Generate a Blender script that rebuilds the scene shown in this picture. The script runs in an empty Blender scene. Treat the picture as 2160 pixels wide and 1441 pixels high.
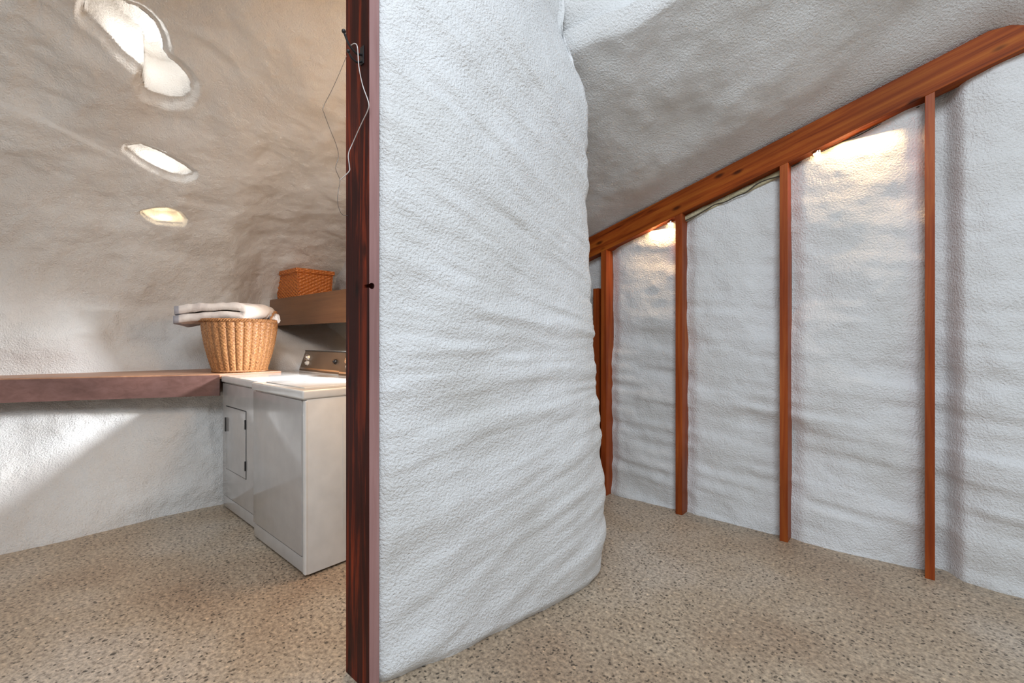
import bpy, bmesh, math, random
import numpy as np
from mathutils import Vector, Matrix

S = bpy.context.scene
C = S.collection
PI = math.pi

# ------------------------------------------------------------------ camera
HC = 1.17                      # camera height
FPX, HORIZ = 960.0, 716.0
cd = bpy.data.cameras.new('camera'); cam = bpy.data.objects.new('camera', cd); C.objects.link(cam)
cam.location = (0, 0, HC); cam.rotation_euler = (PI/2, 0, 0)
cd.sensor_width = 36; cd.lens = 36*FPX/2160; cd.shift_y = -(720.5-HORIZ)/2160
cd.clip_start = 0.02; cd.clip_end = 100
S.camera = cam
S.view_settings.view_transform = 'Standard'; S.view_settings.look = 'None'
S.view_settings.gamma = 1; S.view_settings.use_curve_mapping = False
S.view_settings.exposure = 0.18

# building axes: n = towards the back walls, m = to the right along them
AN = math.radians(41.65)
def P(n, m, h=0.0):
    return (math.sin(AN)*n + math.cos(AN)*m, math.cos(AN)*n - math.sin(AN)*m, h)
ROT = -AN                      # local x = m, local y = n

# ------------------------------------------------------------------ world and lights
w = bpy.data.worlds.new('daylight'); S.world = w; w.use_nodes = True
nt = w.node_tree; bg = nt.nodes['Background']
tc = nt.nodes.new('ShaderNodeTexCoord'); sp = nt.nodes.new('ShaderNodeSeparateXYZ')
cr = nt.nodes.new('ShaderNodeValToRGB')
nt.links.new(tc.outputs['Generated'], sp.inputs[0]); nt.links.new(sp.outputs['Z'], cr.inputs[0])
cr.color_ramp.elements[0].position = 0.0; cr.color_ramp.elements[0].color = (0.60, 0.585, 0.56, 1)
cr.color_ramp.elements[1].position = 0.8; cr.color_ramp.elements[1].color = (0.80, 0.89, 1.0, 1)
nt.links.new(cr.outputs[0], bg.inputs[0]); bg.inputs[1].default_value = 0.72

def area(name, loc, target, sx, sy, power, col, spread=None):
    l = bpy.data.lights.new(name, 'AREA'); l.shape = 'RECTANGLE'; l.size = sx; l.size_y = sy
    l.energy = power; l.color = col
    if spread: l.spread = spread
    o = bpy.data.objects.new(name, l); C.objects.link(o); o.location = loc
    o.rotation_euler = (Vector(target)-Vector(loc)).to_track_quat('-Z', 'Y').to_euler()
    return o
def point(name, loc, power, col, r=0.03):
    l = bpy.data.lights.new(name, 'POINT'); l.energy = power; l.color = col; l.shadow_soft_size = r
    o = bpy.data.objects.new(name, l); C.objects.link(o); o.location = loc
    return o
# added soft daylight to brighten the partition, unseen above and behind the camera
area('added_daylight_fill', P(-0.9, 0.9, 4.0), P(1.4, -0.4, 0.6), 1.5, 1.5, 108, (0.82, 0.91, 1.0))
# daylight from the laundry's window, hidden behind the partition
area('laundry_window_light', P(1.95, -2.25, 1.50), P(0.30, -4.0, 0.20), 0.36, 0.05, 17, (0.86, 0.93, 1.0), math.radians(62))
# warm laundry ceiling lamp
point('laundry_lamp_light', P(1.35, -2.08, 1.72), 24, (1.0, 0.60, 0.28), 0.14)

# ------------------------------------------------------------------ noise
def _h(ix, iy, iz, seed):
    v = (ix*374761393 + iy*668265263 + iz*2147483647*7 + seed*974634777) & 0xffffffff
    v = ((v ^ (v >> 13))*1274126177) & 0xffffffff
    v = v ^ (v >> 16)
    return (v & 0xffff)/32767.5 - 1.0
def noise(p, scale, seed=0):
    q = np.asarray(p)*scale
    f = np.floor(q).astype(np.int64); t = q - f; t = t*t*t*(t*(t*6-15)+10)
    r = 0
    for dx in (0, 1):
        for dy in (0, 1):
            for dz in (0, 1):
                wgt = (t[..., 0] if dx else 1-t[..., 0])*(t[..., 1] if dy else 1-t[..., 1])*(t[..., 2] if dz else 1-t[..., 2])
                r = r + wgt*_h(f[..., 0]+dx, f[..., 1]+dy, f[..., 2]+dz, seed)
    return r
def fbm(p, scale, octs=3, seed=0):
    r = 0; a = 1.0
    for k in range(octs):
        r = r + a*noise(p, scale*2.03**k, seed+k*11); a *= 0.5
    return r
def sstep(a, b, x):
    t = np.clip((x-a)/(b-a), 0, 1); return t*t*(3-2*t)

# ------------------------------------------------------------------ materials
def newmat(name):
    m = bpy.data.materials.new(name); m.use_nodes = True
    return m, m.node_tree, m.node_tree.nodes['Principled BSDF']
def N(t, kind, **kw):
    n = t.nodes.new(kind)
    for k, v in kw.items():
        if k.startswith('i_'): n.inputs[k[2:]].default_value = v
        else: setattr(n, k, v)
    return n
def ramp(t, stops, src=None):
    r = t.nodes.new('ShaderNodeValToRGB'); e = r.color_ramp.elements
    while len(e) < len(stops): e.new(0.5)
    for i, (p, c) in enumerate(stops):
        e[i].position = p; e[i].color = (*c, 1) if len(c) == 3 else c
    if src: t.links.new(src, r.inputs[0])
    return r
def mapping(t, scale=(1, 1, 1), rot=(0, 0, 0)):
    c = t.nodes.new('ShaderNodeTexCoord'); m = t.nodes.new('ShaderNodeMapping')
    m.inputs['Scale'].default_value = scale; m.inputs['Rotation'].default_value = rot
    t.links.new(c.outputs['Object'], m.inputs[0]); return m.outputs[0]

def foam_mat(name, c0, c1, fine=0.9, rough=0.55):
    m, t, b = newmat(name)
    v = mapping(t)
    n1 = N(t, 'ShaderNodeTexNoise', i_Scale=2.2, i_Detail=4.0); t.links.new(v, n1.inputs['Vector'])
    r = ramp(t, [(0.3, c0), (0.7, c1)], n1.outputs[0]); t.links.new(r.outputs[0], b.inputs['Base Color'])
    b.inputs['Roughness'].default_value = rough
    a = N(t, 'ShaderNodeTexNoise', i_Scale=105.0, i_Detail=3.0, i_Roughness=0.6); t.links.new(v, a.inputs['Vector'])
    c = N(t, 'ShaderNodeTexNoise', i_Scale=18.0, i_Detail=2.0); t.links.new(v, c.inputs['Vector'])
    b1 = N(t, 'ShaderNodeBump', i_Strength=fine, i_Distance=0.0095); t.links.new(a.outputs[0], b1.inputs['Height'])
    b2 = N(t, 'ShaderNodeBump', i_Strength=0.25, i_Distance=0.012); t.links.new(c.outputs[0], b2.inputs['Height'])
    t.links.new(b2.outputs[0], b1.inputs['Normal']); t.links.new(b1.outputs[0], b.inputs['Normal'])
    return m
M_FOAM = foam_mat('foam_white_paint', (0.70, 0.70, 0.69), (0.80, 0.81, 0.82))
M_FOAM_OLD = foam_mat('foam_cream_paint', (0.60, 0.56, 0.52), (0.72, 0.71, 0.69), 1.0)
M_FOAM_RAW = foam_mat('raw_foam_edge', (0.45, 0.38, 0.20), (0.62, 0.56, 0.38), 0.8)

def wood_mat(name, dark, mid, light, axis=2, rough=0.35, knots=True, spec=0.5, tilt=0.0):
    m, t, b = newmat(name)
    s = [26, 26, 26]; s[axis] = 1.3
    def mapping(t, sc):
        c = t.nodes.new('ShaderNodeTexCoord'); m1 = t.nodes.new('ShaderNodeMapping'); m2 = t.nodes.new('ShaderNodeMapping')
        m1.inputs['Rotation'].default_value = (0, tilt, 0); m2.inputs['Scale'].default_value = sc
        t.links.new(c.outputs['Object'], m1.inputs[0]); t.links.new(m1.outputs[0], m2.inputs[0]); return m2.outputs[0]
    v = mapping(t, tuple(s))
    n1 = N(t, 'ShaderNodeTexNoise', i_Scale=1.0, i_Detail=6.0, i_Roughness=0.65, i_Distortion=0.6); t.links.new(v, n1.inputs['Vector'])
    r = ramp(t, [(0.28, dark), (0.5, mid), (0.74, light)], n1.outputs[0])
    s2 = [13, 13, 13]; s2[axis] = 5.0
    v2 = mapping(t, tuple(s2))
    vo = N(t, 'ShaderNodeTexVoronoi', i_Scale=1.0); t.links.new(v2, vo.inputs['Vector'])
    kr = ramp(t, [(0.08, (0.10, 0.08, 0.08)), (0.20, (1, 1, 1))], vo.outputs['Distance'])
    mx = N(t, 'ShaderNodeMix', data_type='RGBA', blend_type='MULTIPLY'); mx.inputs[0].default_value = 0.8 if knots else 0.0
    t.links.new(r.outputs[0], mx.inputs[6]); t.links.new(kr.outputs[0], mx.inputs[7])
    s3 = [3, 3, 3]; s3[axis] = 1.2
    n3 = N(t, 'ShaderNodeTexNoise', i_Scale=1.0, i_Detail=2.0); t.links.new(mapping(t, tuple(s3)), n3.inputs['Vector'])
    lr = ramp(t, [(0.3, (0.6, 0.6, 0.6)), (0.7, (1.15, 1.15, 1.15))], n3.outputs[0])
    m2 = N(t, 'ShaderNodeMix', data_type='RGBA', blend_type='MULTIPLY'); m2.inputs[0].default_value = 0.8
    t.links.new(mx.outputs[2], m2.inputs[6]); t.links.new(lr.outputs[0], m2.inputs[7])
    t.links.new(m2.outputs[2], b.inputs['Base Color'])
    b.inputs['Roughness'].default_value = rough; b.inputs['Specular IOR Level'].default_value = spec
    bp = N(t, 'ShaderNodeBump', i_Strength=0.35, i_Distance=0.002); t.links.new(n1.outputs[0], bp.inputs['Height'])
    t.links.new(bp.outputs[0], b.inputs['Normal'])
    return m
M_POST = wood_mat('dark_red_stained_timber', (0.006, 0.001, 0.001), (0.05, 0.006, 0.003), (0.34, 0.042, 0.008), 2, 0.55, True, 0.2)
M_BEAM = wood_mat('red_cedar_beam', (0.09, 0.012, 0.002), (0.29, 0.058, 0.008), (0.44, 0.13, 0.018), 0, 0.5, True, 0.12, math.atan(0.2955))
M_STUD = wood_mat('red_cedar_stud', (0.18, 0.026, 0.004), (0.32, 0.060, 0.009), (0.44, 0.12, 0.02), 2, 0.45, False, 0.25)
M_COUNTER = wood_mat('brown_mauve_painted_board', (0.13, 0.062, 0.050), (0.17, 0.085, 0.070), (0.21, 0.11, 0.095), 1, 0.3, False)
M_TOPLIT = wood_mat('warm_lit_board_top', (0.28, 0.13, 0.07), (0.40, 0.20, 0.11), (0.50, 0.27, 0.16), 1, 0.4, False)  # lighter orange-brown paints warm light onto the counter top and edge
M_SHELF = wood_mat('brown_shelf_board', (0.16, 0.065, 0.025), (0.21, 0.09, 0.035), (0.26, 0.12, 0.05), 0, 0.35, False)
M_MAUVE = wood_mat('mauve_painted_edge', (0.34, 0.17, 0.16), (0.42, 0.23, 0.22), (0.48, 0.29, 0.28), 2, 0.35, False)

def plain(name, col, rough=0.5, metal=0.0, emit=None, es=1.0, coat=0.0):
    m, t, b = newmat(name)
    b.inputs['Base Color'].default_value = (*col, 1); b.inputs['Roughness'].default_value = rough
    b.inputs['Metallic'].default_value = metal; b.inputs['Coat Weight'].default_value = coat
    n = N(t, 'ShaderNodeTexNoise', i_Scale=9.0, i_Detail=3.0); t.links.new(mapping(t), n.inputs['Vector'])
    r = ramp(t, [(0.3, tuple(c*0.93 for c in col)), (0.7, tuple(min(1, c*1.05) for c in col))], n.outputs[0])
    t.links.new(r.outputs[0], b.inputs['Base Color'])
    if emit:
        b.inputs['Emission Color'].default_value = (*emit, 1); b.inputs['Emission Strength'].default_value = es
    return m
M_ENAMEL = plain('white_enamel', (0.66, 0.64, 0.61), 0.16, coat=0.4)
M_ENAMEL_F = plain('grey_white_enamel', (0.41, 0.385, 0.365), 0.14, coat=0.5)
M_BLACK = plain('black_iron', (0.012, 0.011, 0.012), 0.4)
M_GAP = plain('dark_rubber', (0.03, 0.028, 0.026), 0.7)
M_CHROME = plain('chrome', (0.75, 0.72, 0.68), 0.18, 1.0)
M_CONSOLE = plain('brown_console_face', (0.17, 0.13, 0.095), 0.25, 0.4)
M_WIREW = plain('white_twisted_wire', (0.62, 0.58, 0.56), 0.35, 0.2)
M_WIREG = plain('thin_grey_wire', (0.16, 0.15, 0.14), 0.4, 0.6)
M_CABLE = plain('dark_cable', (0.05, 0.04, 0.03), 0.6)
M_BULB = plain('warm_lit_glass', (1, 0.85, 0.6), 0.4, emit=(1.0, 0.72, 0.36), es=14)
M_CLOTH = plain('white_cotton', (0.72, 0.70, 0.70), 0.9)

def terrazzo():
    m, t, b = newmat('exposed_aggregate_concrete')
    v = mapping(t)
    big = N(t, 'ShaderNodeTexNoise', i_Scale=1.1, i_Detail=3.0); t.links.new(v, big.inputs['Vector'])
    base = ramp(t, [(0.32, (0.32, 0.225, 0.148)), (0.5, (0.41, 0.325, 0.235)), (0.68, (0.48, 0.415, 0.34))], big.outputs[0])
    nf = N(t, 'ShaderNodeTexNoise', i_Scale=60.0, i_Detail=4.0, i_Roughness=0.7); t.links.new(v, nf.inputs['Vector'])
    fr = ramp(t, [(0.33, (0.45, 0.43, 0.42)), (0.5, (0.95, 0.95, 0.95)), (0.68, (1.45, 1.42, 1.38))], nf.outputs[0])
    mx = N(t, 'ShaderNodeMix', data_type='RGBA', blend_type='MULTIPLY'); mx.inputs[0].default_value = 1.0
    t.links.new(base.outputs[0], mx.inputs[6]); t.links.new(fr.outputs[0], mx.inputs[7])
    # stones, cell by cell
    wn = N(t, 'ShaderNodeTexNoise', i_Scale=45.0, i_Detail=1.0); t.links.new(v, wn.inputs['Vector'])
    ad = N(t, 'ShaderNodeMix', data_type='VECTOR'); ad.inputs[0].default_value = 0.022
    t.links.new(v, ad.inputs[4]); t.links.new(wn.outputs['Color'], ad.inputs[5])
    vo = N(t, 'ShaderNodeTexVoronoi', i_Scale=75.0); t.links.new(ad.outputs[1], vo.inputs['Vector'])
    sx = N(t, 'ShaderNodeSeparateColor'); t.links.new(vo.outputs['Color'], sx.inputs[0])
    pick = ramp(t, [(0.0, (0.08, 0.08, 0.08)), (0.13, (0.2, 0.19, 0.18)), (0.24, (0.8, 0.78, 0.75)), (0.50, (1, 1, 1)), (0.86, (1.0, 0.98, 0.95)), (0.95, (1.5, 1.45, 1.38))], sx.outputs[0])
    pick.color_ramp.interpolation = 'CONSTANT'
    inside = ramp(t, [(0.30, (1, 1, 1)), (0.46, (0, 0, 0))], vo.outputs['Distance'])
    m3 = N(t, 'ShaderNodeMix', data_type='RGBA', blend_type='MULTIPLY')
    ml = N(t, 'ShaderNodeMath', operation='MULTIPLY'); ml.inputs[1].default_value = 0.85
    t.links.new(inside.outputs[0], ml.inputs[0])
    t.links.new(ml.outputs[0], m3.inputs[0]); t.links.new(mx.outputs[2], m3.inputs[6]); t.links.new(pick.outputs[0], m3.inputs[7])
    t.links.new(m3.outputs[2], b.inputs['Base Color'])
    b.inputs['Roughness'].default_value = 0.5
    bp = N(t, 'ShaderNodeBump', i_Strength=0.25, i_Distance=0.002); t.links.new(nf.outputs[0], bp.inputs['Height'])
    t.links.new(bp.outputs[0], b.inputs['Normal'])
    return m
M_FLOOR = terrazzo()

def wicker_mat(name, dark, mid, light):
    m, t, b = newmat(name)
    v = mapping(t)
    n = N(t, 'ShaderNodeTexNoise', i_Scale=110.0, i_Detail=3.0, i_Roughness=0.7); t.links.new(v, n.inputs['Vector'])
    r = ramp(t, [(0.3, dark), (0.5, mid), (0.72, light)], n.outputs[0]); t.links.new(r.outputs[0], b.inputs['Base Color'])
    b.inputs['Roughness'].default_value = 0.45
    return m
M_WICK = wicker_mat('brown_willow', (0.13, 0.045, 0.014), (0.33, 0.145, 0.05), (0.54, 0.28, 0.115))
M_WICKO = wicker_mat('orange_rattan', (0.22, 0.045, 0.009), (0.50, 0.14, 0.024), (0.70, 0.27, 0.06))

def towel_mat():
    m, t, b = newmat('pale_terry_with_grey_stripe')
    v = mapping(t)
    n = N(t, 'ShaderNodeTexNoise', i_Scale=160.0, i_Detail=2.0); t.links.new(v, n.inputs['Vector'])
    n2 = N(t, 'ShaderNodeTexNoise', i_Scale=9.0, i_Detail=2.0); t.links.new(v, n2.inputs['Vector'])
    r = ramp(t, [(0.35, (0.66, 0.58, 0.54)), (0.6, (0.84, 0.76, 0.70))], n2.outputs[0])
    sx = N(t, 'ShaderNodeSeparateXYZ'); t.links.new(v, sx.inputs[0])
    st = ramp(t, [(0.0, (0, 0, 0)), (0.105, (0, 0, 0)), (0.115, (1, 1, 1)), (0.165, (1, 1, 1)), (0.175, (0, 0, 0))])
    a = N(t, 'ShaderNodeMath', operation='ADD'); a.inputs[1].default_value = 0.37; t.links.new(sx.outputs['X'], a.inputs[0])
    t.links.new(a.outputs[0], st.inputs[0])
    mx = N(t, 'ShaderNodeMix', data_type='RGBA'); t.links.new(st.outputs[0], mx.inputs[0])
    t.links.new(r.outputs[0], mx.inputs[6]); mx.inputs[7].default_value = (0.36, 0.35, 0.38, 1)
    t.links.new(mx.outputs[2], b.inputs['Base Color']); b.inputs['Roughness'].default_value = 0.95
    bp = N(t, 'ShaderNodeBump', i_Strength=0.6, i_Distance=0.003); t.links.new(n.outputs[0], bp.inputs['Height'])
    t.links.new(bp.outputs[0], b.inputs['Normal'])
    return m
M_TOWEL = towel_mat()

# ------------------------------------------------------------------ mesh helpers
def link(name, me, mat, parent=None):
    o = bpy.data.objects.new(name, me); C.objects.link(o)
    if mat: me.materials.append(mat)
    if parent: o.parent = parent
    return o
def struct(o): o['kind'] = 'structure'; return o
def tag(o, label, cat, group=None):
    o['label'] = label; o['category'] = cat
    if group: o['group'] = group
    return o
def thing(name, label, cat, loc, rz=0.0, group=None):
    o = bpy.data.objects.new(name, None); C.objects.link(o); o.location = loc; o.rotation_euler = (0, 0, rz)
    o.empty_display_size = 0.1
    return tag(o, label, cat, group)
def grid(name, V, mat, keep=None, flip=False, normals=None, close_u=False):
    """V: (nu, nv, 3) array -> one mesh; keep: (nu-1, nv-1) bool mask of the faces to build"""
    nu, nv = V.shape[:2]
    idx = np.arange(nu*nv).reshape(nu, nv)
    if close_u:
        a = idx; b_ = np.roll(idx, -1, 0)
        q = np.stack([a[:, :-1], b_[:, :-1], b_[:, 1:], a[:, 1:]], -1)
    else:
        q = np.stack([idx[:-1, :-1], idx[1:, :-1], idx[1:, 1:], idx[:-1, 1:]], -1)
    if keep is not None: q = q[keep]
    q = q.reshape(-1, 4)
    if flip: q = q[:, ::-1]
    used, inv = np.unique(q, return_inverse=True); inv = inv.reshape(-1, 4)
    co = V.reshape(-1, 3)[used]
    me = bpy.data.meshes.new(name)
    me.vertices.add(len(co)); me.vertices.foreach_set('co', co.astype(np.float32).ravel())
    me.loops.add(inv.size); me.loops.foreach_set('vertex_index', inv.astype(np.int32).ravel())
    me.polygons.add(len(inv)); me.polygons.foreach_set('loop_start', np.arange(0, inv.size, 4, dtype=np.int32))
    me.polygons.foreach_set('use_smooth', np.ones(len(inv), dtype=bool))
    me.update(calc_edges=True)
    if normals is not None:
        me.normals_split_custom_set_from_vertices(normals.reshape(-1, 3)[used])
    return link(name, me, mat)
def grid_normals(V, flip=False):
    du = np.gradient(V, axis=0); dv = np.gradient(V, axis=1)
    n = np.cross(du, dv); n /= np.linalg.norm(n, axis=-1, keepdims=True)+1e-12
    return -n if flip else n
def bm_box(bm, x0, x1, y0, y1, z0, z1, bev=0.0, seg=2):
    r = bmesh.ops.create_cube(bm, size=1.0)
    for v in r['verts']:
        v.co = Vector(((x0+x1)/2+v.co.x*(x1-x0), (y0+y1)/2+v.co.y*(y1-y0), (z0+z1)/2+v.co.z*(z1-z0)))
    if bev > 0:
        es = list({e for v in r['verts'] for e in v.link_edges})
        bmesh.ops.bevel(bm, geom=es, offset=bev, segments=seg, profile=0.6, affect='EDGES')
def bm_prism(bm, pts, axis, a, b, bev=0.0):
    """pts: 2-D outline in the two other axes (cyclic order), swept along axis from a to b"""
    def mk(p, c):
        if axis == 0: return (c, p[0], p[1])
        if axis == 1: return (p[0], c, p[1])
        return (p[0], p[1], c)
    va = [bm.verts.new(mk(p, a)) for p in pts]; vb = [bm.verts.new(mk(p, b)) for p in pts]
    fs = [bm.faces.new(va), bm.faces.new(list(reversed(vb)))]
    for i in range(len(pts)):
        j = (i+1) % len(pts); fs.append(bm.faces.new((va[j], va[i], vb[i], vb[j])))
    bmesh.ops.recalc_face_normals(bm, faces=fs)
    if bev:
        es = list({e for f in fs for e in f.edges})
        bmesh.ops.bevel(bm, geom=es, offset=bev, segments=2, profile=0.6, affect='EDGES')
def bm_cyl(bm, c, axis, r, depth, seg=24, r2=None):
    res = bmesh.ops.create_cone(bm, cap_ends=True, segments=seg, radius1=r, radius2=r if r2 is None else r2, depth=depth)
    q = Vector((0, 0, 1)).rotation_difference(Vector(axis).normalized()).to_matrix()
    for v in res['verts']: v.co = q @ v.co + Vector(c)
def bm_tube(bm, pts, r, seg=8, caps=True):
    pts = [Vector(p) for p in pts]; rings = []
    rr = r if hasattr(r, '__len__') else [r]*len(pts)
    up = Vector((0.13, 0.21, 0.97))
    for i, p in enumerate(pts):
        d = (pts[min(i+1, len(pts)-1)]-pts[max(i-1, 0)]).normalized()
        a = d.cross(up); a = a.normalized() if a.length > 1e-4 else Vector((1, 0, 0)); b = d.cross(a).normalized()
        rings.append([bm.verts.new(p+(a*math.cos(2*PI*k/seg)+b*math.sin(2*PI*k/seg))*rr[i]) for k in range(seg)])
    for i in range(len(rings)-1):
        for k in range(seg):
            bm.faces.new((rings[i][k], rings[i][(k+1) % seg], rings[i+1][(k+1) % seg], rings[i+1][k]))
    if caps:
        bm.faces.new(list(reversed(rings[0]))); bm.faces.new(rings[-1])
def smooth_path(pts, k=6):
    out = []; n = len(pts)
    for i in range(n-1):
        p0, p1, p2, p3 = (Vector(pts[max(i-1, 0)]), Vector(pts[i]), Vector(pts[i+1]), Vector(pts[min(i+2, n-1)]))
        for j in range(k):
            t = j/k
            out.append(0.5*((2*p1)+(p2-p0)*t+(2*p0-5*p1+4*p2-p3)*t*t+(3*p1-p0-3*p2+p3)*t**3))
    out.append(Vector(pts[-1])); return out
def done(name, bm, mat, parent=None, smooth=False):
    me = bpy.data.meshes.new(name)
    bmesh.ops.recalc_face_normals(bm, faces=bm.faces[:])
    bm.to_mesh(me); bm.free()
    if smooth:
        me.polygons.foreach_set('use_smooth', np.ones(len(me.polygons), dtype=bool))
        me.set_sharp_from_angle(angle=math.radians(40))
    return link(name, me, mat, parent)
def at_building(o):            # built with x = m, y = n, z = h
    o.rotation_euler = (0, 0, ROT); return o
def to_world(n, m, h):
    return np.stack([math.sin(AN)*n+math.cos(AN)*m, math.cos(AN)*n-math.sin(AN)*m, h], -1)

# ------------------------------------------------------------------ floor
bm = bmesh.new()
bm_box(bm, -6.0, 3.2, -3.0, 3.6, -0.12, 0.0)
struct(at_building(done('floor', bm, M_FLOOR)))

# ------------------------------------------------------------------ laundry shell (left wall rolling over into the ceiling)
def lerp(a, b, t): return a+(b-a)*t
def m_left(n, h):
    nn = np.clip(n, -0.6, 1.0)
    low = -3.74+0.08*nn
    sub = -4.38+0.58*nn
    mid = lerp(-4.56+0.22*nn, -3.74, sstep(1.36, 1.62, n))
    sub = np.where(n > 1.0, lerp(sub, -3.70, sstep(1.0, 1.4, n)), sub)
    hi = -4.56+0.05*nn-0.27*sstep(1.2, 1.7, n)
    r = lerp(low, sub, np.clip(h/0.78, 0, 1)**1.25)
    r = np.where(h > 0.78, lerp(sub, mid, sstep(0.78, 0.90, h)), r)
    r = np.where(h > 0.93, lerp(mid, hi, sstep(0.90, 1.38, h)), r)
    return r
def ceil_l(n, m): return 2.12+0.36*(2.25-n)+0.24*(m+4.5)
nn = np.linspace(-1.5, 2.42, 480)
H0 = 1.38
tt = np.concatenate([np.linspace(-1, 0, 150)[:-1], np.linspace(0, 1, 340)[:-1], np.linspace(1, 2, 260)])
NN, TT = np.meshgrid(nn, tt, indexing='ij')
hw = np.where(TT < 0, (TT+1)*H0, H0)
mw = m_left(NN, hw)
RR = 1.35
ph = np.clip(TT, 0, 1)*PI/2
mb = mw+RR*(1-np.cos(ph))
mm = np.where(TT > 1, mb+(TT-1)*2.05, mb)
hh = np.where(TT < 0, hw, H0+(ceil_l(NN, mm)-H0)*np.sin(ph)**0.9)
on, om, oh = np.zeros_like(NN), -np.cos(ph), np.sin(ph)
base = np.stack([NN, mm, hh], -1)
d = 0.050*fbm(base*[1, 1, 1.3], 1.3, 2, 3)+0.020*fbm(base, 3.6, 2, 9)+0.007*fbm(base, 12, 3, 21)
# lumpy spray passes: diagonal ridges across the ceiling, level streaks near the back wall
dg = np.stack([(NN*0.80-mm*0.60)*4.2, (NN*0.6+mm*0.8)*0.7, hh*0.4], -1)
d += sstep(0.5, 1.0, TT)*0.018*noise(dg, 1.0, 5)
d += 0.012*noise(np.stack([NN*1.0, mm*1.2, hh*9], -1), 1.0, 8)*(1-sstep(0.35, 0.8, TT))
lum = sstep(0.9, 0.1, NN)*sstep(0.35, 0.7, TT)
d += lum*(0.030*fbm(base, 2.6, 3, 61)+0.012*np.abs(noise(base, 9.0, 63)))
d -= 0.05*sstep(0.55, 0.62, noise(base, 1.6, 77)+0.3)*lum
d *= 0.25+0.75*sstep(0.0, 0.25, np.abs(hh-0.93)+np.where(hh < 0.05, 0, 0.0))
X0 = to_world(NN+on*d, mm+om*d, hh+oh*d)
# light wells in the vault
PX = 1080+FPX*X0[..., 0]/np.maximum(X0[..., 1], 0.2); PY = HORIZ-FPX*(X0[..., 2]-HC)/np.maximum(X0[..., 1], 0.2)
def sdist(poly):
    poly = np.array(poly, float); dmin = np.full(PX.shape, 1e9); ins = np.zeros(PX.shape, bool)
    for i in range(len(poly)):
        a = poly[i]; b = poly[(i+1) % len(poly)]; e = b-a
        t = np.clip(((PX-a[0])*e[0]+(PY-a[1])*e[1])/(e@e), 0, 1)
        dmin = np.minimum(dmin, np.hypot(PX-a[0]-t*e[0], PY-a[1]-t*e[1]))
        c = ((a[1] > PY) != (b[1] > PY)) & (PX < (b[0]-a[0])*(PY-a[1])/(b[1]-a[1]+1e-9)+a[0])
        ins ^= c
    return np.where(ins, dmin, -dmin)
z8 = lambda L: [(160+x*0.1666, y*0.1666) for x, y in L]
z4 = lambda L: [(x*0.3747, y*0.3747) for x, y in L]
WELLS = [z8([(130, 90), (300, 55), (520, 60), (640, 125), (800, 185), (900, 265), (990, 360), (1050, 470), (1090, 600), (1085, 690), (1160, 790), (1290, 890), (1390, 1000), (1440, 1090), (1440, 1200), (1360, 1270), (1220, 1275), (1080, 1240), (960, 1200), (880, 1150), (850, 1050), (870, 950), (830, 860), (720, 780), (600, 690), (480, 560), (380, 450), (280, 350), (170, 250), (110, 170)]),
         z4([(715, 840), (800, 833), (880, 865), (960, 905), (1040, 950), (1085, 985), (1040, 1000), (960, 985), (880, 950), (800, 905), (750, 870)]),
         z4([(805, 1200), (880, 1185), (950, 1185), (1010, 1205), (1040, 1240), (1030, 1262), (960, 1258), (880, 1250), (830, 1225)])]
well_c = []
front = (X0[..., 1] > 0.5) & (TT > 0.2)
for poly, dep, lip in zip(WELLS, (0.26, 0.20, 0.16), (24, 13, 7)):
    s = np.where(front, sdist(poly), -1e9)
    k = s > 0
    push = dep*sstep(-0.5, 5, s)+0.035*sstep(-lip, 0, s)*(s < 5)*1.0
    push = np.where(s > -0.5, dep*sstep(-0.5, 5, s)+0.04, 0.04*sstep(-lip, -lip*0.25, s))
    c = X0[k].mean(0); oo = np.array([0, om[k].mean(), oh[k].mean()]); wd = to_world(0.0, oo[1], oo[2])
    well_c.append((c, wd/np.linalg.norm(wd), X0[k]))
    d = d+push
V = to_world(NN+on*d, mm+om*d, hh+oh*d)
nrm = grid_normals(V, False)
tf = 0.25*(TT[:-1, :-1]+TT[1:, :-1]+TT[1:, 1:]+TT[:-1, 1:])
mid = V[len(nn)//2, 300]; 
inward = np.sum(nrm[240, 300]*(np.array(P(0.5, -2.5, 1.2))-V[240, 300])) > 0
if not inward: nrm = -nrm
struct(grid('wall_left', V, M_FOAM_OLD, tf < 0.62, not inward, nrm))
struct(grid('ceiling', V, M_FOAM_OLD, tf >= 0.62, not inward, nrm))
for (c, wd, pts), pw, col in zip(well_c, (2.0, 0.85, 0.5), ((1, 0.98, 0.94), (1, 0.99, 0.96), (1.0, 0.80, 0.52))):
    # the lamp sits inside the well, on the side nearer the viewer, out of sight above the lip
    p = Vector(c)+Vector(wd)*0.10
    point('light_well_light', p, pw, col, 0.02)

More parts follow.
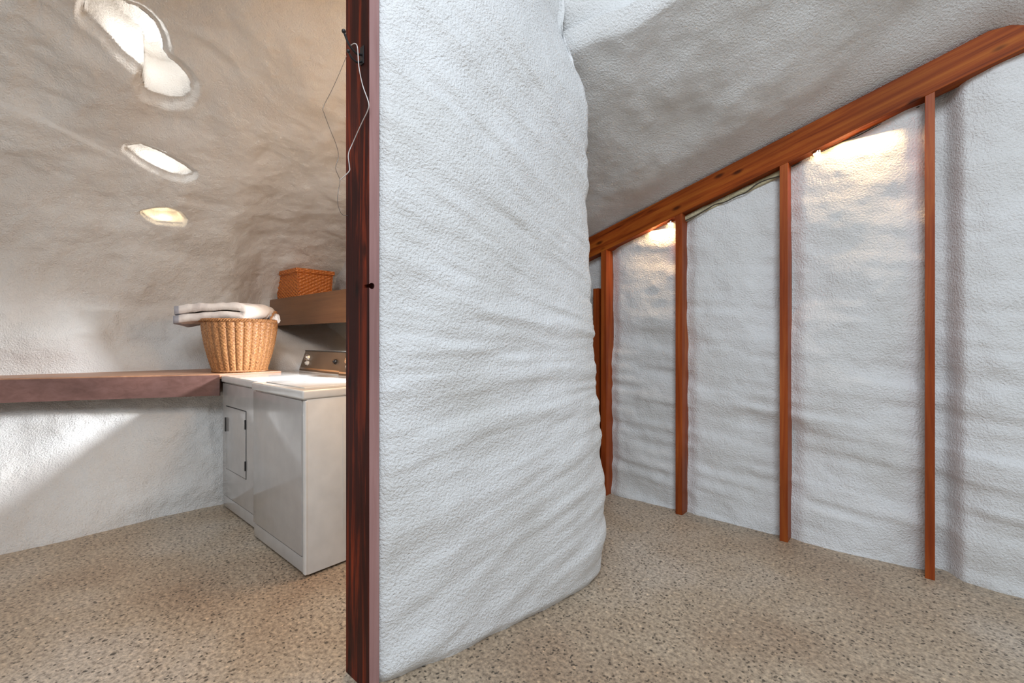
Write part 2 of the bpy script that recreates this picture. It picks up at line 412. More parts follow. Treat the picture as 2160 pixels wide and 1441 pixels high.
# back wall of the laundry and of the passage
def sheet(name, path, hs, mat, amp=1.0, seed=0, hoff=None, flip=False, dh=0.012, ds=0.012, streak=0.010, mask=None, off_fn=None):
    """path: list of (n, m) points; extruded upward over hs=(h0, h1) with foam relief pushed along the path normal"""
    sp_ = np.array([[p.x, p.y] for p in smooth_path([(a, b, 0) for a, b in path], 14)])
    L = np.concatenate([[0], np.cumsum(np.hypot(*np.diff(sp_, axis=0).T))])
    s = np.linspace(0, L[-1], int(L[-1]/ds)+2); n_ = np.interp(s, L, sp_[:, 0]); m_ = np.interp(s, L, sp_[:, 1])
    h = np.linspace(hs[0], hs[1], int((hs[1]-hs[0])/dh)+2)
    Nn, Hh = np.meshgrid(n_, h, indexing='ij'); Mm = np.repeat(m_[:, None], len(h), 1)
    gn = np.gradient(n_); gm = np.gradient(m_); q = np.hypot(gn, gm)+1e-9
    k = 9; ker = np.ones(k)/k
    px, py = gm/q, -gn/q                       # unit normal in (n, m)
    px = np.convolve(np.pad(px, k//2, 'edge'), ker, 'valid'); py = np.convolve(np.pad(py, k//2, 'edge'), ker, 'valid')
    sgn = -1 if flip else 1
    b = np.stack([Nn, Mm, Hh], -1)
    Ss = np.repeat(s[:, None], len(h), 1)
    D = amp*(0.020*fbm(b, 1.7, 2, seed)+0.006*fbm(b, 5.5, 2, seed+3)+0.0016*fbm(b, 17, 2, seed+5))
    q_ = Hh+Ss*np.interp(Hh, [0, 0.8, 1.4, 2.6], [-0.45, -0.25, 0.35, 0.85])
    D = D+streak*0.75*noise(np.stack([Ss*1.6, q_*8, Ss*0], -1), 1.0, seed+9)+streak*0.40*noise(np.stack([Ss*3.4, q_*19, Ss*0], -1), 1.0, seed+19)+streak*0.25*noise(np.stack([Ss*7, q_*38, Ss*0], -1), 1.0, seed+29)
    if off_fn is not None: D = D*sstep(0.0, 0.05, Ss)+off_fn(Ss, Hh, Nn, Mm)
    Nn = Nn+sgn*px[:, None]*D; Mm = Mm+sgn*py[:, None]*D
    Vv = to_world(Nn, Mm, Hh)
    return Vv, Nn, Mm, Hh
V, *_ = sheet('wall_back', [(2.36, -5.0), (2.33, -4.4), (2.30, -3.6), (2.30, -2.6), (2.12, -1.5), (2.0, -1.38)], (0, 2.9), M_FOAM, 1.6, 40, flip=True, ds=0.02, dh=0.02)
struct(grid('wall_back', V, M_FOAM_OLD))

bm = bmesh.new()
for (a_, b_, c_, d_) in ((-2.50, -2.00, 1.61, 1.65), (-2.50, -2.00, 1.35, 1.39), (-2.50, -2.46, 1.35, 1.65), (-2.04, -2.00, 1.35, 1.65)):
    bm_box(bm, a_, b_, 1.97, 2.16, c_, d_, 0.003)
struct(at_building(done('window_1', bm, M_SHELF)))

# ------------------------------------------------------------------ partition of sprayed foam beside the post
def sil_off(S_, H_, N_, M_):
    # how far the free end leans back with height (right silhouette of the partition)
    hs = [0.0, 0.12, 0.25, 0.41, 0.60, 0.97, 1.25, 1.63, 2.0, 2.2, 2.35, 2.5, 2.62, 2.75, 2.9, 3.4]
    vs = [-0.012, 0.004, 0.006, -0.006, -0.022, -0.045, -0.055, -0.074, -0.078, -0.080, -0.092, -0.125, -0.170, -0.215, -0.22, -0.22]
    a = np.interp(H_, hs, vs)
    wgt = sstep(1.2, 1.95, N_)
    r = a*wgt
    r = r*np.where(M_ < -1.6, 0, 1)
    edge = np.exp(-((S_-0.0)/0.03)**2)          # tuck in beside the post
    foot = -0.020*np.exp(-(H_/0.02)**2)
    # pull the relief down to nothing where the foam meets the post
    return r+foot-0.012*edge
path = [(0.835, -1.352), (0.88, -1.332), (1.07, -1.265), (1.25, -1.232), (1.45, -1.19), (1.70, -1.148), (1.88, -1.135), (1.99, -1.158), (2.06, -1.24), (2.09, -1.40), (2.10, -1.8), (2.12, -2.6), (2.45, -3.6)]
V, *_ = sheet('wall_partition', path, (0, 3.5), M_FOAM, 0.8, 70, flip=True, off_fn=sil_off)
struct(grid('wall_partition', V, M_FOAM, None, True))
# laundry side of the same partition
V, *_ = sheet('wall_partition', [(0.85, -1.50), (1.2, -1.52), (1.7, -1.52), (2.3, -1.52)], (0, 3.5), M_FOAM, 0.8, 71, flip=True, ds=0.03, dh=0.03)
struct(grid('wall_laundry', V, M_FOAM))

# ------------------------------------------------------------------ passage: header, sloping ceiling, stud wall
def pceil(n, m): return 2.0-0.48*(n-3.04)+0.30*(m+1.757)
nu = 1.90+1.45*np.linspace(0, 1, 170)**1.35; mu = np.linspace(-3.4, 2.2, 430)
A, B = np.meshgrid(nu, mu, indexing='ij')
def n_edge(m): return np.interp(m, [-2.2, -1.5, -1.35, -1.2, -1.05, -0.85, 2.2], [1.90, 1.90, 1.91, 1.955, 2.0, 2.03, 2.03])
NE = n_edge(B); A = NE+(A-1.90)*(3.35-NE)/1.45
b3 = np.stack([A, B, A*0], -1)
Hh = pceil(A, B)+(0.030*fbm(b3, 1.5, 2, 90)+0.010*fbm(b3, 5, 2, 91)+0.003*fbm(b3, 16, 2, 92))*(1-sstep(2.75, 3.0, A)*0.85)
Hh += 0.010*noise(np.stack([A*5+B*2, B*1.2, A*0], -1), 1.0, 95)*(1-sstep(2.75, 3.0, A)*0.9)
Hh += 0.075*(1-np.clip((A-NE)/0.05, 0, 1))**2.2          # rounded lip at the header
Hh -= 0.15*sstep(0.20, 0.48, B)*sstep(2.5, 3.0, A)
V = to_world(A, B, Hh)
struct(grid('ceiling_passage', V, M_FOAM, None, False))
# header above the passage mouth, rising to the main dome
mv = np.linspace(-2.9, 2.2, 380); tv = np.linspace(0, 1, 90)
B = np.repeat(mv[:, None], 90, 1); A = n_edge(B)+0.045; T = np.repeat(tv[None], len(mv), 0)
low = pceil(A, B)+0.03
Hh = low+(3.7-low)*T
b3 = np.stack([A, B, Hh], -1)
D = 0.02*fbm(b3, 2, 2, 101)+0.006*fbm(b3, 9, 2, 102)
A2 = A-0.16*sstep(-1.0, -1.42, B)*sstep(0, 0.25, T)-D*0.8*sstep(0, 0.3, T)+0.25*T
struct(grid('wall_header', to_world(A2, B+D*0.3, Hh), M_FOAM, None, True))

BOT0, BSL = 1.834, 0.2955           # underside of the beam: height at stud one, slope along m
def beam_bot(m): return BOT0+BSL*(m+1.757)
NS = 3.01                            # front of studs and beam
studs = [(-1.757, 0.045), (-1.187, 0.045), (-0.575, 0.042), (0.048, 0.036)]
# foam infill, one continuous sprayed wall pillowed in each bay
ms = np.linspace(-3.4, 2.2, 560); hs_ = np.linspace(0, 3.0, 300)
B, Hh = np.meshgrid(ms, hs_, indexing='ij')
b3 = np.stack([B, B*0, Hh], -1)
edges = [-3.4, -1.757, -1.187, -0.575, 0.048, 2.6]
rec = np.zeros_like(B)
for a, c in zip(edges[:-1], edges[1:]):
    k = (B >= a) & (B < c)
    dd = np.minimum(B-a, c-B)
    rec = np.where(k, 0.022*(1-sstep(0.015, 0.10, dd)), rec)
k4 = (B >= 0.048)
rec = np.where(k4, 0.085*(1-sstep(0.05, 0.13, B-0.048))+0.0, rec)
top = sstep(0, 0.12, beam_bot(B)-Hh)
D = 0.016*fbm(b3, 2.0, 2, 120)+0.005*fbm(b3, 7, 2, 121)+0.0022*fbm(b3, 18, 2, 125)
D += 0.011*noise(np.stack([B*1.5, Hh*9+B*1.2, B*0], -1), 1.0, 122)*(1.2-sstep(0.6, 2.0, Hh)*0.6)
D += 0.007*noise(np.stack([B*3, Hh*21+B*2, B*0], -1), 1.0, 123)*(1.3-sstep(0.5, 1.6, Hh))
wn = 3.088+rec-D*np.where(k4, 1.0, 1.0)
wn = np.where(k4, wn-0.030*sstep(0.1, 0.3, B), wn)
struct(grid('wall_right', to_world(wn, B, Hh), M_FOAM, None, True))

# beam
bm = bmesh.new()
ma, mb_ = -2.6, 0.46
th = 0.158
outline = [(ma, beam_bot(ma)), (mb_-0.02, beam_bot(mb_-0.02)), (mb_+0.035, beam_bot(mb_)+0.055), (mb_-0.03, beam_bot(mb_)+0.085), (0.245, beam_bot(0.245)+th), (ma, beam_bot(ma)+th)]
bm_prism(bm, outline, 1, NS, NS+0.089, 0.003)
o = at_building(done('roof_beam', bm, M_BEAM))
tag(o, 'red-brown timber beam with dark knots, sloping up to the right above the wall studs', 'beam')
stud_labels = ['reddish wall stud furthest back, just past the edge of the white foam partition',
               'orange-brown wall stud standing right beside the first glowing bay',
               'two-toned brown wall stud between the bay with the exposed cable and the large glowing bay',
               'thin red wall stud nearest the camera, at the right end of the row']
for (m0, wd), lb in zip(studs, stud_labels):
    bm = bmesh.new(); hb = beam_bot(m0-wd/2)
    bm_prism(bm, [(m0-wd/2, 0.0), (m0+wd/2, 0.0), (m0+wd/2, beam_bot(m0+wd/2)), (m0-wd/2, hb)], 1, NS, NS+0.115, 0.002)
    o = at_building(done('wall_stud', bm, M_STUD)); tag(o, lb, 'stud', 'timber studs of the right wall')
bm = bmesh.new(); bm_box(bm, -1.86, -1.812, NS+0.02, NS+0.11, 0, 1.56, 0.002)
o = at_building(done('wall_stud', bm, M_STUD))
tag(o, 'short dark red stud wedged between the partition edge and the furthest full stud', 'stud', 'timber studs of the right wall')

# raw foam lip and cable in the second bay
A = np.linspace(-1.165, -0.597, 60); T = np.linspace(0, 2*PI, 18)
AA, TTt = np.meshgrid(A, T, indexing='ij')
rr = 0.020+0.004*noise(np.stack([AA*18, TTt, AA*0], -1), 1.0, 7)
Vv = np.stack([AA, NS+0.070+rr*1.0*np.cos(TTt), beam_bot(AA)-0.020+rr*np.sin(TTt)], -1)
o = at_building(grid('trim_1', Vv, M_FOAM_RAW)); struct(o)
def cable(pts, r, label, name='cable', mat=None):
    bm = bmesh.new(); bm_tube(bm, smooth_path(pts, 8), r, 6)
    return tag(at_building(done(name, bm, mat or M_CABLE, None, True)), label, 'cable')
random.seed(4)
pts = [(-1.160+0.56*k/9, NS+0.045+0.008*random.random(), beam_bot(-1.160+0.56*k/9)-0.034+0.012*random.uniform(-1, 1)) for k in range(10)]
cable(pts, 0.0035, 'dark cable sagging along the raw foam strip under the beam')
pts = [(-0.55+0.56*k/9, NS+0.078, beam_bot(-0.55+0.56*k/9)-0.006+0.004*random.uniform(-1, 1)) for k in range(10)]
cable(pts, 0.0028, 'thin dark cable along the beam in the large glowing bay')

# lit lamps under the beam
def puck(m0, label, pw, wn_):
    t = thing('beam_lamp', label, 'lamp', P(NS+wn_, m0, beam_bot(m0)-0.002), ROT, 'warm lamps tucked under the beam')
    bm = bmesh.new(); bm_cyl(bm, (0, 0, -0.006), (0, 0, 1), 0.020, 0.012, 20); done('lamp_base', bm, M_CHROME, t, True)
    bm = bmesh.new(); r = bmesh.ops.create_uvsphere(bm, u_segments=20, v_segments=12, radius=0.017)
    for v in r['verts']: v.co.z = v.co.z*0.7-0.014
    done('bulb', bm, M_BULB, t, True)
    m1 = m0+(0.14 if m0 > -1 else -0.10)
    area('beam_lamp_light', P(NS+0.035, m1, beam_bot(m1)-0.012), P(NS+0.075, m1, 0.4), 0.02, 0.02, pw, (1.0, 0.60, 0.25)).data.size = 0.34 if m0 > -1 else 0.22
puck(-1.262, 'small lit warm lamp under the beam in the furthest bay', 2.2, 0.045)
puck(-0.42, 'small lit warm lamp under the beam in the large glowing bay', 3.2, 0.045)

# ------------------------------------------------------------------ the post
pt = thing('wooden_post', 'tall dark red timber post with mauve edge, in front of the foam partition', 'post', P(0.807, -1.348, 0), ROT)
bm = bmesh.new(); bm_box(bm, -0.152, -0.001, 0.0, 0.038, 0, 3.3, 0.003)
timber = done('timber', bm, M_POST, pt)
bm = bmesh.new(); bm_box(bm, -0.001, 0.003, 0.001, 0.036, 0, 3.3, 0.001)
edge = done('painted_edge', bm, M_MAUVE, pt)
edge['label'] = 'mauve painted narrow edge with a round hole'
hz = HC+(HORIZ-603)/FPX*1.50
bm = bmesh.new(); bm_cyl(bm, (0.0, 0.009, hz), (1, 0, 0), 0.0105, 0.06, 24)
cut = done('hole_cutter', bm, None)
cut.location = pt.location; cut.rotation_euler = pt.rotation_euler
bpy.context.view_layer.update()
for o in (timber, edge):
    md = o.modifiers.new('hole', 'BOOLEAN'); md.object = cut; md.operation = 'DIFFERENCE'; md.solver = 'EXACT'
dg_ = bpy.context.evaluated_depsgraph_get()
for o in (timber, edge):
    me = bpy.data.meshes.new_from_object(o.evaluated_get(dg_)); o.modifiers.clear(); o.data = me
bpy.data.objects.remove(cut)

# coat hook on the post
hx, hzz = -0.040, HC+(HORIZ-108)/FPX*1.50
hk = thing('coat_hook', 'black iron double coat hook near the top of the dark red post', 'hook', P(0.807, -1.348+hx, hzz), ROT)
bm = bmesh.new(); bm_box(bm, -0.011, 0.011, -0.004, 0.0, -0.030, 0.030, 0.0015); done('backplate', bm, M_BLACK, hk)
bm = bmesh.new(); bm_tube(bm, smooth_path([(0, -0.002, 0.004), (0, -0.022, -0.002), (0, -0.048, 0.014), (0, -0.066, 0.046)], 6), 0.0036, 10)
bmesh.ops.create_uvsphere(bm, u_segments=14, v_segments=8, radius=0.0068, matrix=Matrix.Translation((0, -0.067, 0.049))); done('upper_prong', bm, M_BLACK, hk, True)
bm = bmesh.new(); bm_tube(bm, smooth_path([(0, -0.002, -0.018), (0, -0.020, -0.030), (0, -0.040, -0.024), (0, -0.050, -0.010)], 6), 0.0034, 10)
bmesh.ops.create_uvsphere(bm, u_segments=14, v_segments=8, radius=0.0062, matrix=Matrix.Translation((0, -0.051, -0.008))); done('lower_prong', bm, M_BLACK, hk, True)

# bent wire hanging from the hook, in the vertical plane that the hook stands in
def on_hook_plane(px, py, off=0.0):
    q = (px-1080)/FPX; ux, uy = math.sin(AN), math.cos(AN)
    x0, y0, _ = P(0.807, -1.348+hx+off)
    s = (x0-q*y0)/(ux-q*uy)
    y = y0-s*uy; return (-s, HC+(HORIZ-py)/FPX*y)          # distance along n from the post, height
def wire(pix, off, smin):
    out = []
    for px, py in pix:
        a, h = on_hook_plane(px, py, off); a = min(a, smin)
        out.append((off, a, h-hzz))
    return out
def wire2(pix):                # strand hanging over the face of the post, just clear of it
    out = []
    for i, (px, py) in enumerate(pix):
        q = (px-1080)/FPX; a = (0.034, 0.036, 0.036, 0.030, 0.018, 0.012, 0.010, 0.010, 0.014, 0.03, 0.05, 0.06, 0.08)[i]
        n_ = 0.807-a; y = n_/(q*math.sin(AN)+math.cos(AN)); m_ = (q*math.cos(AN)-math.sin(AN))*y
        out.append((m_+1.348-hx, -a, HC+(HORIZ-py)/FPX*y-hzz))
    return out
wt = thing('bent_wire', 'bent loop of wire hanging from the black coat hook', 'wire', P(0.807, -1.348+hx, hzz), ROT)
bm = bmesh.new()
thick = wire2([(740, 96), (748, 92), (754, 100), (757, 140), (765, 180), (777, 215), (776, 232), (762, 262), (745, 300), (735, 325), (737, 350), (736, 362), (717, 380)])
bm_tube(bm, smooth_path(thick, 6), 0.0016, 8); done('white_strand', bm, M_WIREW, wt, True)
bm = bmesh.new()
thin = wire([(731, 118), (718, 150), (700, 190), (682, 226), (684, 240), (697, 275), (709, 305), (714, 330), (708, 355), (717, 380), (714, 400), (712, 425), (717, 445), (724, 454), (733, 455)], 0.0, -0.004)
bm_tube(bm, smooth_path(thin, 5), 0.0009, 6); done('grey_strand', bm, M_WIREG, wt, True)

# ------------------------------------------------------------------ washer and dryer (local x = m, y = n)
AH = 0.92
def appliance(name, label, cat, m0, n0, kind):
    t = thing(name, label, cat, P(n0, m0, 0), ROT)         # origin: front left foot
    W, Dp = 0.680, 0.64
    bm = bmesh.new(); bm_box(bm, 0.002, W-0.002, 0.012, Dp, 0.012, AH-0.045, 0.006)
    if kind == 'washer':
        bm_box(bm, W-0.004, W+0.0005, 0.20, 0.206, 0.18, AH-0.14, 0.001)      # pressed crease down the side
    done('cabinet', bm, M_ENAMEL, t, True)
    # front panel between the edge strips and the kick plate
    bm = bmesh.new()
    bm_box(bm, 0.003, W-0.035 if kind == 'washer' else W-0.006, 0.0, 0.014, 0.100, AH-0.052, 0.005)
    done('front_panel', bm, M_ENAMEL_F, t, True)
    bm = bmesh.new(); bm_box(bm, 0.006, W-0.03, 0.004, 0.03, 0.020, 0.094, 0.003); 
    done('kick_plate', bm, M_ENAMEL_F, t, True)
    if kind == 'washer':
        bm = bmesh.new(); bm_box(bm, W-0.030, W-0.001, 0.003, 0.02, 0.014, AH-0.052, 0.006, 3); done('corner_strip', bm, M_ENAMEL, t, True)
    bm = bmesh.new(); bm_box(bm, -0.001, W+0.001, -0.008, Dp, AH-0.045, AH, 0.010, 3); 
    top = done('top_panel', bm, M_ENAMEL, t, True)
    if kind == 'washer':
        bm = bmesh.new(); bm_box(bm, 0.09, W-0.09, 0.04, 0.46, AH, AH+0.006, 0.003); done('lid', bm, M_ENAMEL, t, True)
        bm = bmesh.new(); bm_cyl(bm, (W+0.001, 0.47, 0.085), (1, 0, 0), 0.006, 0.004, 14); done('screw', bm, M_GAP, t, True)
    for i, (x, y) in enumerate(((0.05, 0.06), (W-0.05, 0.06), (0.05, Dp-0.06), (W-0.05, Dp-0.06))):
        bm = bmesh.new(); bm_cyl(bm, (x, y, 0.006), (0, 0, 1), 0.02, 0.012, 14); done('foot', bm, M_GAP, t, True)
    # control console along the back
    bm = bmesh.new()
    y0 = Dp-0.125
    if kind == 'washer':
        x0, x1 = 0.02, W-0.02
    else:
        x0, x1 = 0.015, W-0.03
    bm_prism(bm, [(y0, AH), (y0+0.11, AH), (y0+0.11, AH+0.165), (y0+0.055, AH+0.165)], 0, x0, x1, 0.004)
    cs = done('console', bm, M_ENAMEL, t, True)
    sl = Vector((0, 0.055, 0.165)).normalized(); nv = Vector((0, -0.165, 0.055)).normalized()
    bm = bmesh.new()
    r = bmesh.ops.create_cube(bm, size=1.0)
    def place(verts, xa, xb, sa, sb, ta, tb):
        for v in verts:
            q = v.co.copy(); c0 = Vector((0, y0, AH))
            v.co = c0+Vector(((xa+xb)/2+q.x*(xb-xa), 0, 0))+sl*((sa+sb)/2+q.y*(sb-sa))+nv*((ta+tb)/2+q.z*(tb-ta))
    place(r['verts'], x0+0.004, x1-0.004, 0.010, 0.168, -0.001, 0.003)
    done('console_face', bm, M_CONSOLE, cs)
    bm = bmesh.new(); r = bmesh.ops.create_cube(bm, size=1.0); place(r['verts'], x0+0.006, x1-0.01, 0.022, 0.034, 0.001, 0.006)
    done('chrome_strip', bm, M_CHROME, cs)
    bm = bmesh.new(); r = bmesh.ops.create_cube(bm, size=1.0); place(r['verts'], x0+0.002, x1-0.002, 0.166, 0.173, -0.002, 0.006)
    done('console_cap', bm, M_GAP, cs)
    spots = ((0.10, 0.115, 0.030, M_CHROME), (0.13, 0.070, 0.018, M_ENAMEL), (x1-0.10, 0.095, 0.019, M_BLACK))
    for (kx, ks, kr, km) in spots:
        c = Vector((kx, y0, AH))+sl*ks+nv*0.010
        bm = bmesh.new(); bm_cyl(bm, c, nv, kr, 0.018, 24, kr*0.82)
        bm_cyl(bm, c+nv*0.012, nv, kr*0.35, 0.010, 16)
        done('knob', bm, km, cs, True)
    return t, W
ws, _ = appliance('washing_machine', 'white top-loading washing machine with a plain front, standing nearest the dark post', 'washing machine', -2.91, 0.985, 'washer')
dr, W = appliance('clothes_dryer', 'white clothes dryer with a small square door, next to the left wall', 'dryer', -3.600, 1.025, 'dryer')
# dryer door
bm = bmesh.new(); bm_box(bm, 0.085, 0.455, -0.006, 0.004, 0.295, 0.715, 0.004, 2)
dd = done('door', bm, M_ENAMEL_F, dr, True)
bm = bmesh.new(); bm_box(bm, 0.080, 0.460, -0.0018, 0.002, 0.290, 0.720, 0.001); done('door_gap', bm, M_GAP, dr)
bm = bmesh.new(); bm_box(bm, 0.088, 0.098, -0.014, 0.0, 0.545, 0.640, 0.003); done('door_handle', bm, M_GAP, dd)
for z in (0.375, 0.635):
    bm = bmesh.new(); bm_box(bm, 0.450, 0.458, -0.009, 0.0, z-0.03, z+0.03, 0.002); done('hinge', bm, M_BLACK, dd)

# ------------------------------------------------------------------ counter ledge and upper shelf
CH = 0.93
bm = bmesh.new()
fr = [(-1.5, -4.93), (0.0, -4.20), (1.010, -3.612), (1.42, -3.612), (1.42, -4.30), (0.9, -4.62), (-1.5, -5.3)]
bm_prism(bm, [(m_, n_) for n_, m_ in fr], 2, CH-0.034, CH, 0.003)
ct = at_building(done('board', bm, M_TOPLIT))
ctr = thing('wall_counter', 'long brown painted counter ledge along the left wall', 'counter', P(0, -4.2, CH), ROT)
inv = Matrix.Rotation(-ROT, 4, 'Z') @ Matrix.Translation(-Vector(P(0, -4.2, CH)))
def adopt(o, parent):          # move geometry built in building axes under a thing with its own base
    mat = parent.matrix_basis.inverted() @ Matrix.Rotation(ROT, 4, 'Z')
    o.data.transform(mat); o.rotation_euler = (0, 0, 0); o.parent = parent
bpy.context.view_layer.update()
adopt(ct, ctr)
bm = bmesh.new()
a0, a1 = Vector((-4.93, -1.5)), Vector((-4.20, 0.0)); a2 = Vector((-3.612, 1.010))
def fascia(bm, p, q, z0, z1, t=0.02):
    d_ = (q-p).normalized(); nr = Vector((-d_.y, d_.x))*t
    if nr.x > 0: nr = -nr
    bm_prism(bm, [tuple(p), tuple(q), tuple(q+nr), tuple(p+nr)], 2, z0, z1)
fascia(bm, a0+Vector((0.001, 0)), a1+Vector((0.001, 0)), CH-0.150, CH-0.008); fascia(bm, a1+Vector((0.001, 0)), a2+Vector((0.001, 0)), CH-0.150, CH-0.008)
fc = at_building(done('fascia', bm, M_COUNTER)); adopt(fc, ctr)

sh = thing('wall_shelf', 'brown wooden shelf with a deep front board, above the dryer', 'shelf', P(1.75, -4.3, 1.30), ROT)
bm = bmesh.new(); bm_box(bm, -0.54, 1.2, 0.0, 0.03, 0.0, 0.255, 0.002); done('front_board', bm, M_SHELF, sh)
bm = bmesh.new(); bm_box(bm, -0.54, 1.2, 0.03, 0.60, 0.225, 0.253, 0.002); done('shelf_board', bm, M_SHELF, sh)

# ------------------------------------------------------------------ laundry basket
def weave_shell(ns, nr, R0, R1, Hh_, amp, stakes, rows, squash=1.0, inner=False):
    th = np.linspace(0, 2*PI, ns, endpoint=False); zz = np.linspace(0, 1, nr)
    T_, Z_ = np.meshgrid(th, zz, indexing='ij')
    R_ = R0+(R1-R0)*Z_+0.012*np.sin(PI*Z_)
    row = np.floor(Z_*rows)
    off = amp*0.35*np.cos(T_*stakes*2+row*PI)*np.abs(np.sin(PI*Z_*rows))**0.6
    stake = amp*2.8*(np.abs(np.sin(T_*stakes/2))**0.45-0.6) if amp else 0.0
    R_ = R_+off*(0.7)+stake
    if inner: R_ = R_-0.012
    return np.stack([R_*np.cos(T_), R_*np.sin(T_)*squash, Z_*Hh_], -1)
bk = thing('laundry_basket', 'tall round brown wicker laundry basket on the counter ledge beside the dryer', 'basket', P(1.200, -3.800, CH+0.001), ROT)
def fin(o, parent): o.parent = parent; return o
BH = 0.375
fin(grid('basket_body', weave_shell(448, 240, 0.172, 0.248, BH, 0.0048, 28, 30), M_WICK, None, False, None, True), bk)
ib = grid('basket_lining', weave_shell(160, 20, 0.162, 0.236, BH, 0.0, 28, 30), M_WICK, None, True, None, True); ib.parent = bk
bm = bmesh.new(); bm_cyl(bm, (0, 0, 0.006), (0, 0, 1), 0.165, 0.012, 48); done('basket_base', bm, M_WICK, bk, True)
def braid(bm, R, z, r, twist, squash=1.0, n=220):
    for ph_ in (0, 2*PI/3, 4*PI/3):
        bm_tube(bm, [((R+r*math.cos(twist*a+ph_))*math.cos(a), (R+r*math.cos(twist*a+ph_))*math.sin(a)*squash, z+r*math.sin(twist*a+ph_)) for a in [2*PI*k/n for k in range(n+1)]], r*0.8, 6)
bm = bmesh.new(); braid(bm, 0.250, BH, 0.008, 30); done('rim', bm, M_WICK, bk, True)
bm = bmesh.new(); braid(bm, 0.177, 0.008, 0.005, 36); done('foot_braid', bm, M_WICK, bk, True)
bm = bmesh.new(); braid(bm, 0.216, BH*0.52, 0.0035, 40); braid(bm, 0.240, BH*0.86, 0.0035, 40); done('weave_band', bm, M_WICK, bk, True)
for sgn, a0_ in ((1, math.radians(48)), (-1, math.radians(228))):
    bm = bmesh.new()
    for ph_ in (0, PI):
        L_ = []
        for k in range(40):
            t_ = k/39; aa = a0_+(t_-0.5)*0.62; lift = math.sin(PI*t_)*0.072
            L_.append(((0.250+0.004*math.cos(22*t_+ph_))*math.cos(aa), (0.250+0.004*math.cos(22*t_+ph_))*math.sin(aa), BH+lift+0.004*math.sin(22*t_+ph_)))
        bm_tube(bm, L_, 0.0058, 8)
    done('handle', bm, M_WICK, bk, True)

# folded towel lying on the basket
def fold_cloth(name, label, mat, loc, rz, layers, width, depth, th, seed, droop):
    # serpentine section of a folded cloth, thick as its pile, swept across its width
    path = []
    z = 0.0; x0, x1 = -width/2, width/2
    for k in range(layers):
        xs = np.linspace(x0, x1, 26) if k % 2 == 0 else np.linspace(x1, x0, 26)
        ins = 0.010*k
        for x in xs: path.append((np.clip(x, x0+ins, x1-ins), z))
        if k < layers-1:
            s_ = 1 if k % 2 == 0 else -1; xe = (x1-ins) if s_ > 0 else (x0+ins)
            for a in np.linspace(-PI/2, PI/2, 9)[1:-1]:
                path.append((xe+s_*th*0.62*math.cos(a), z+th*0.6+th*0.6*math.sin(a)))
        z += th*1.2
    path = np.array(path); g = np.gradient(path, axis=0); g /= np.linalg.norm(g, axis=1, keepdims=True)+1e-9
    nr_ = np.stack([-g[:, 1], g[:, 0]], 1)
    a = path+nr_*th*0.5; b = path-nr_*th*0.5
    prof = np.concatenate([a, b[::-1]])
    ys = np.linspace(-depth/2, depth/2, 60)
    Pp = np.repeat(prof[:, None, :], len(ys), 1); Y = np.repeat(ys[None], len(prof), 0)
    e = 1-np.abs(Y/(depth/2))**6*0.10
    X_, Z_ = Pp[..., 0]*e, Pp[..., 1]
    b3 = np.stack([X_, Y, Z_*0.6], -1)
    Z2 = Z_+0.012*fbm(b3, 7, 2, seed)+0.006*noise(b3, 22, seed+3)-droop(X_, Y)
    X2 = X_+0.008*noise(b3, 9, seed+6)
    Y2 = Y+0.010*noise(b3, 8, seed+8)
    Vv = np.stack([X2, Y2, Z2], -1)
    o = grid(name, Vv, mat, None, False, None, True)
    bm = bmesh.new(); bm.from_mesh(o.data)
    bmesh.ops.holes_fill(bm, edges=[e_ for e_ in bm.edges if e_.is_boundary], sides=0)
    bmesh.ops.triangulate(bm, faces=[f for f in bm.faces if len(f.verts) > 4])
    bmesh.ops.recalc_face_normals(bm, faces=bm.faces[:])
    bm.to_mesh(o.data); bm.free()
    o.location = loc; o.rotation_euler = (0, 0, rz)
    return tag(o, label, 'towel')
bx, by, bz = P(1.200, -3.800, CH+0.001)
TZ = bz+BH+0.030
fold_cloth('folded_towel', 'thick pale folded towel with a grey stripe lying across the wicker laundry basket', M_TOWEL,
           (bx-0.115, by-0.02, TZ), -0.05, 2, 0.54, 0.36, 0.052, 5,
           lambda x, y: 0.034*sstep(-0.10, -0.27, x)*1.0+0.004*np.cos(y*20))
# crumpled white cloth hanging out beside the basket handle
bm = bmesh.new(); bmesh.ops.create_icosphere(bm, subdivisions=4, radius=1.0)
co = np.array([v.co[:] for v in bm.verts]); dn = 0.28*fbm(co, 1.6, 3, 33)
for v, q in zip(bm.verts, dn):
    c = v.co*(1+q); v.co = Vector((c.x*0.035, c.y*0.045, c.z*0.036))
o = done('white_cloth', bm, M_CLOTH, None, True); o.location = (bx+0.232, by+0.055, bz+BH+0.022)
tag(o, 'small crumpled white cloth hanging over the right handle of the laundry basket', 'cloth')

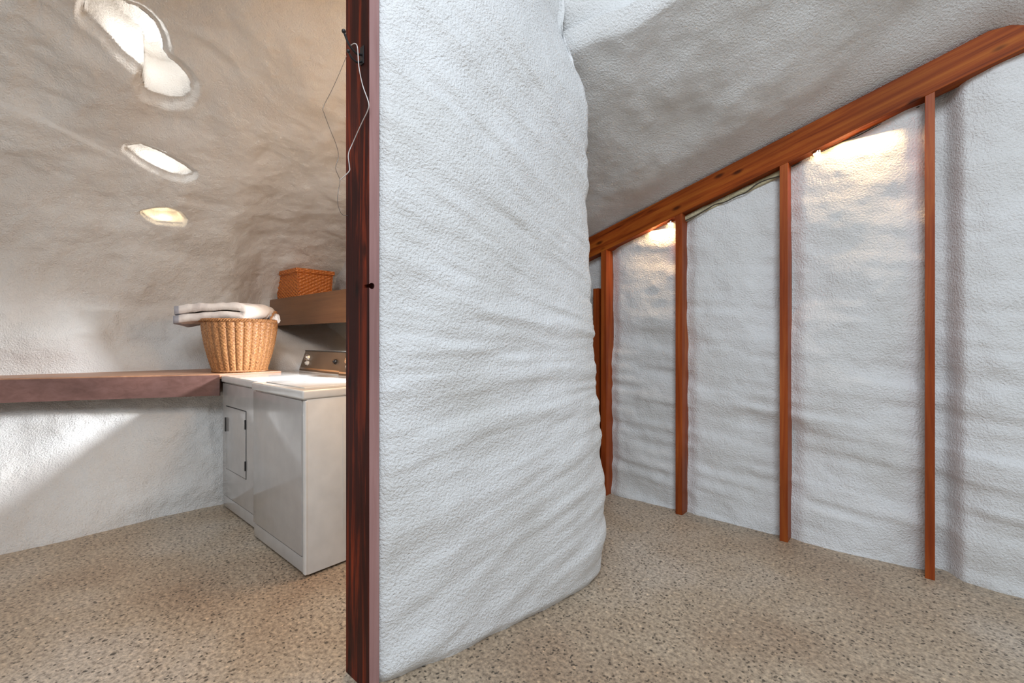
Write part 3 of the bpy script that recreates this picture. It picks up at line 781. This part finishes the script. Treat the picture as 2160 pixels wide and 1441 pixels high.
# ------------------------------------------------------------------ wicker hamper on the shelf
bw, bd, bh = 0.50, 0.35, 0.245
hb = thing('wicker_box', 'orange rectangular wicker box with a lid, on the brown shelf', 'box', P(1.80, -4.475, 1.554), ROT)
def weave_box(name, w_, d_, z0, z1, taper, amp, pitch, rowh, mat, parent):
    """four woven walls as one ring with rounded corners; origin at the box centre"""
    per = []; rc = 0.018
    def arc(cx, cy, a0): return [(cx+rc*math.cos(a0+i*PI/2/6), cy+rc*math.sin(a0+i*PI/2/6)) for i in range(7)]
    w2, d2 = w_/2, d_/2
    base_ = arc(w2-rc, d2-rc, 0)+arc(-w2+rc, d2-rc, PI/2)+arc(-w2+rc, -d2+rc, PI)+arc(w2-rc, -d2+rc, 3*PI/2)
    base_.append(base_[0]); base_ = np.array(base_)
    L = np.concatenate([[0], np.cumsum(np.hypot(*np.diff(base_, axis=0).T))])
    s = np.linspace(0, L[-1], 640, endpoint=False)
    x = np.interp(s, L, base_[:, 0]); y = np.interp(s, L, base_[:, 1])
    nx = np.gradient(y); ny = -np.gradient(x); q = np.hypot(nx, ny); nx, ny = nx/q, ny/q
    n_st = 2*int(L[-1]/pitch/2); zz = np.linspace(z0, z1, max(8, int((z1-z0)/rowh*7)))
    S_, Z_ = np.meshgrid(s, zz, indexing='ij')
    row = np.floor((Z_-z0)/rowh)
    off = amp*np.cos(S_/L[-1]*2*PI*n_st/2+row*PI)*np.abs(np.sin(PI*(Z_-z0)/rowh))**0.6
    f = 1-taper*(1-(Z_-z0)/(z1-z0))
    Vv = np.stack([x[:, None]*f+nx[:, None]*off, y[:, None]*f+ny[:, None]*off, Z_], -1)
    o = grid(name, Vv, mat, None, False, None, True)
    bm = bmesh.new(); bm.from_mesh(o.data); bmesh.ops.holes_fill(bm, edges=[e_ for e_ in bm.edges if e_.is_boundary], sides=0)
    bmesh.ops.recalc_face_normals(bm, faces=bm.faces[:]); bm.to_mesh(o.data); bm.free()
    o.parent = parent; return o
a = weave_box('box_body', bw-0.02, bd-0.02, 0.002, bh, 0.05, 0.0045, 0.030, 0.016, M_WICKO, hb)
l_ = weave_box('lid', bw+0.022, bd+0.022, bh-0.010, bh+0.026, 0.0, 0.0040, 0.030, 0.012, M_WICKO, hb)
for o in (a, l_): o.data.transform(Matrix.Translation((0, bd/2, 0)))
for sx_ in (-1, 1):
    for yy in (0.010, bd-0.010):
        bm = bmesh.new(); x_ = sx_*(bw/2-0.010)
        for ph_ in (0, PI):
            bm_tube(bm, [(x_*(0.95+0.05*k/30)+0.003*math.cos(k*0.9+ph_), yy+(0.011*(1-k/30) if yy < 0.1 else -0.011*(1-k/30))+0.003*math.sin(k*0.9+ph_), 0.004+k/30*(bh-0.016)) for k in range(31)], 0.0045, 6)
        done('corner_braid', bm, M_WICKO, hb, True)
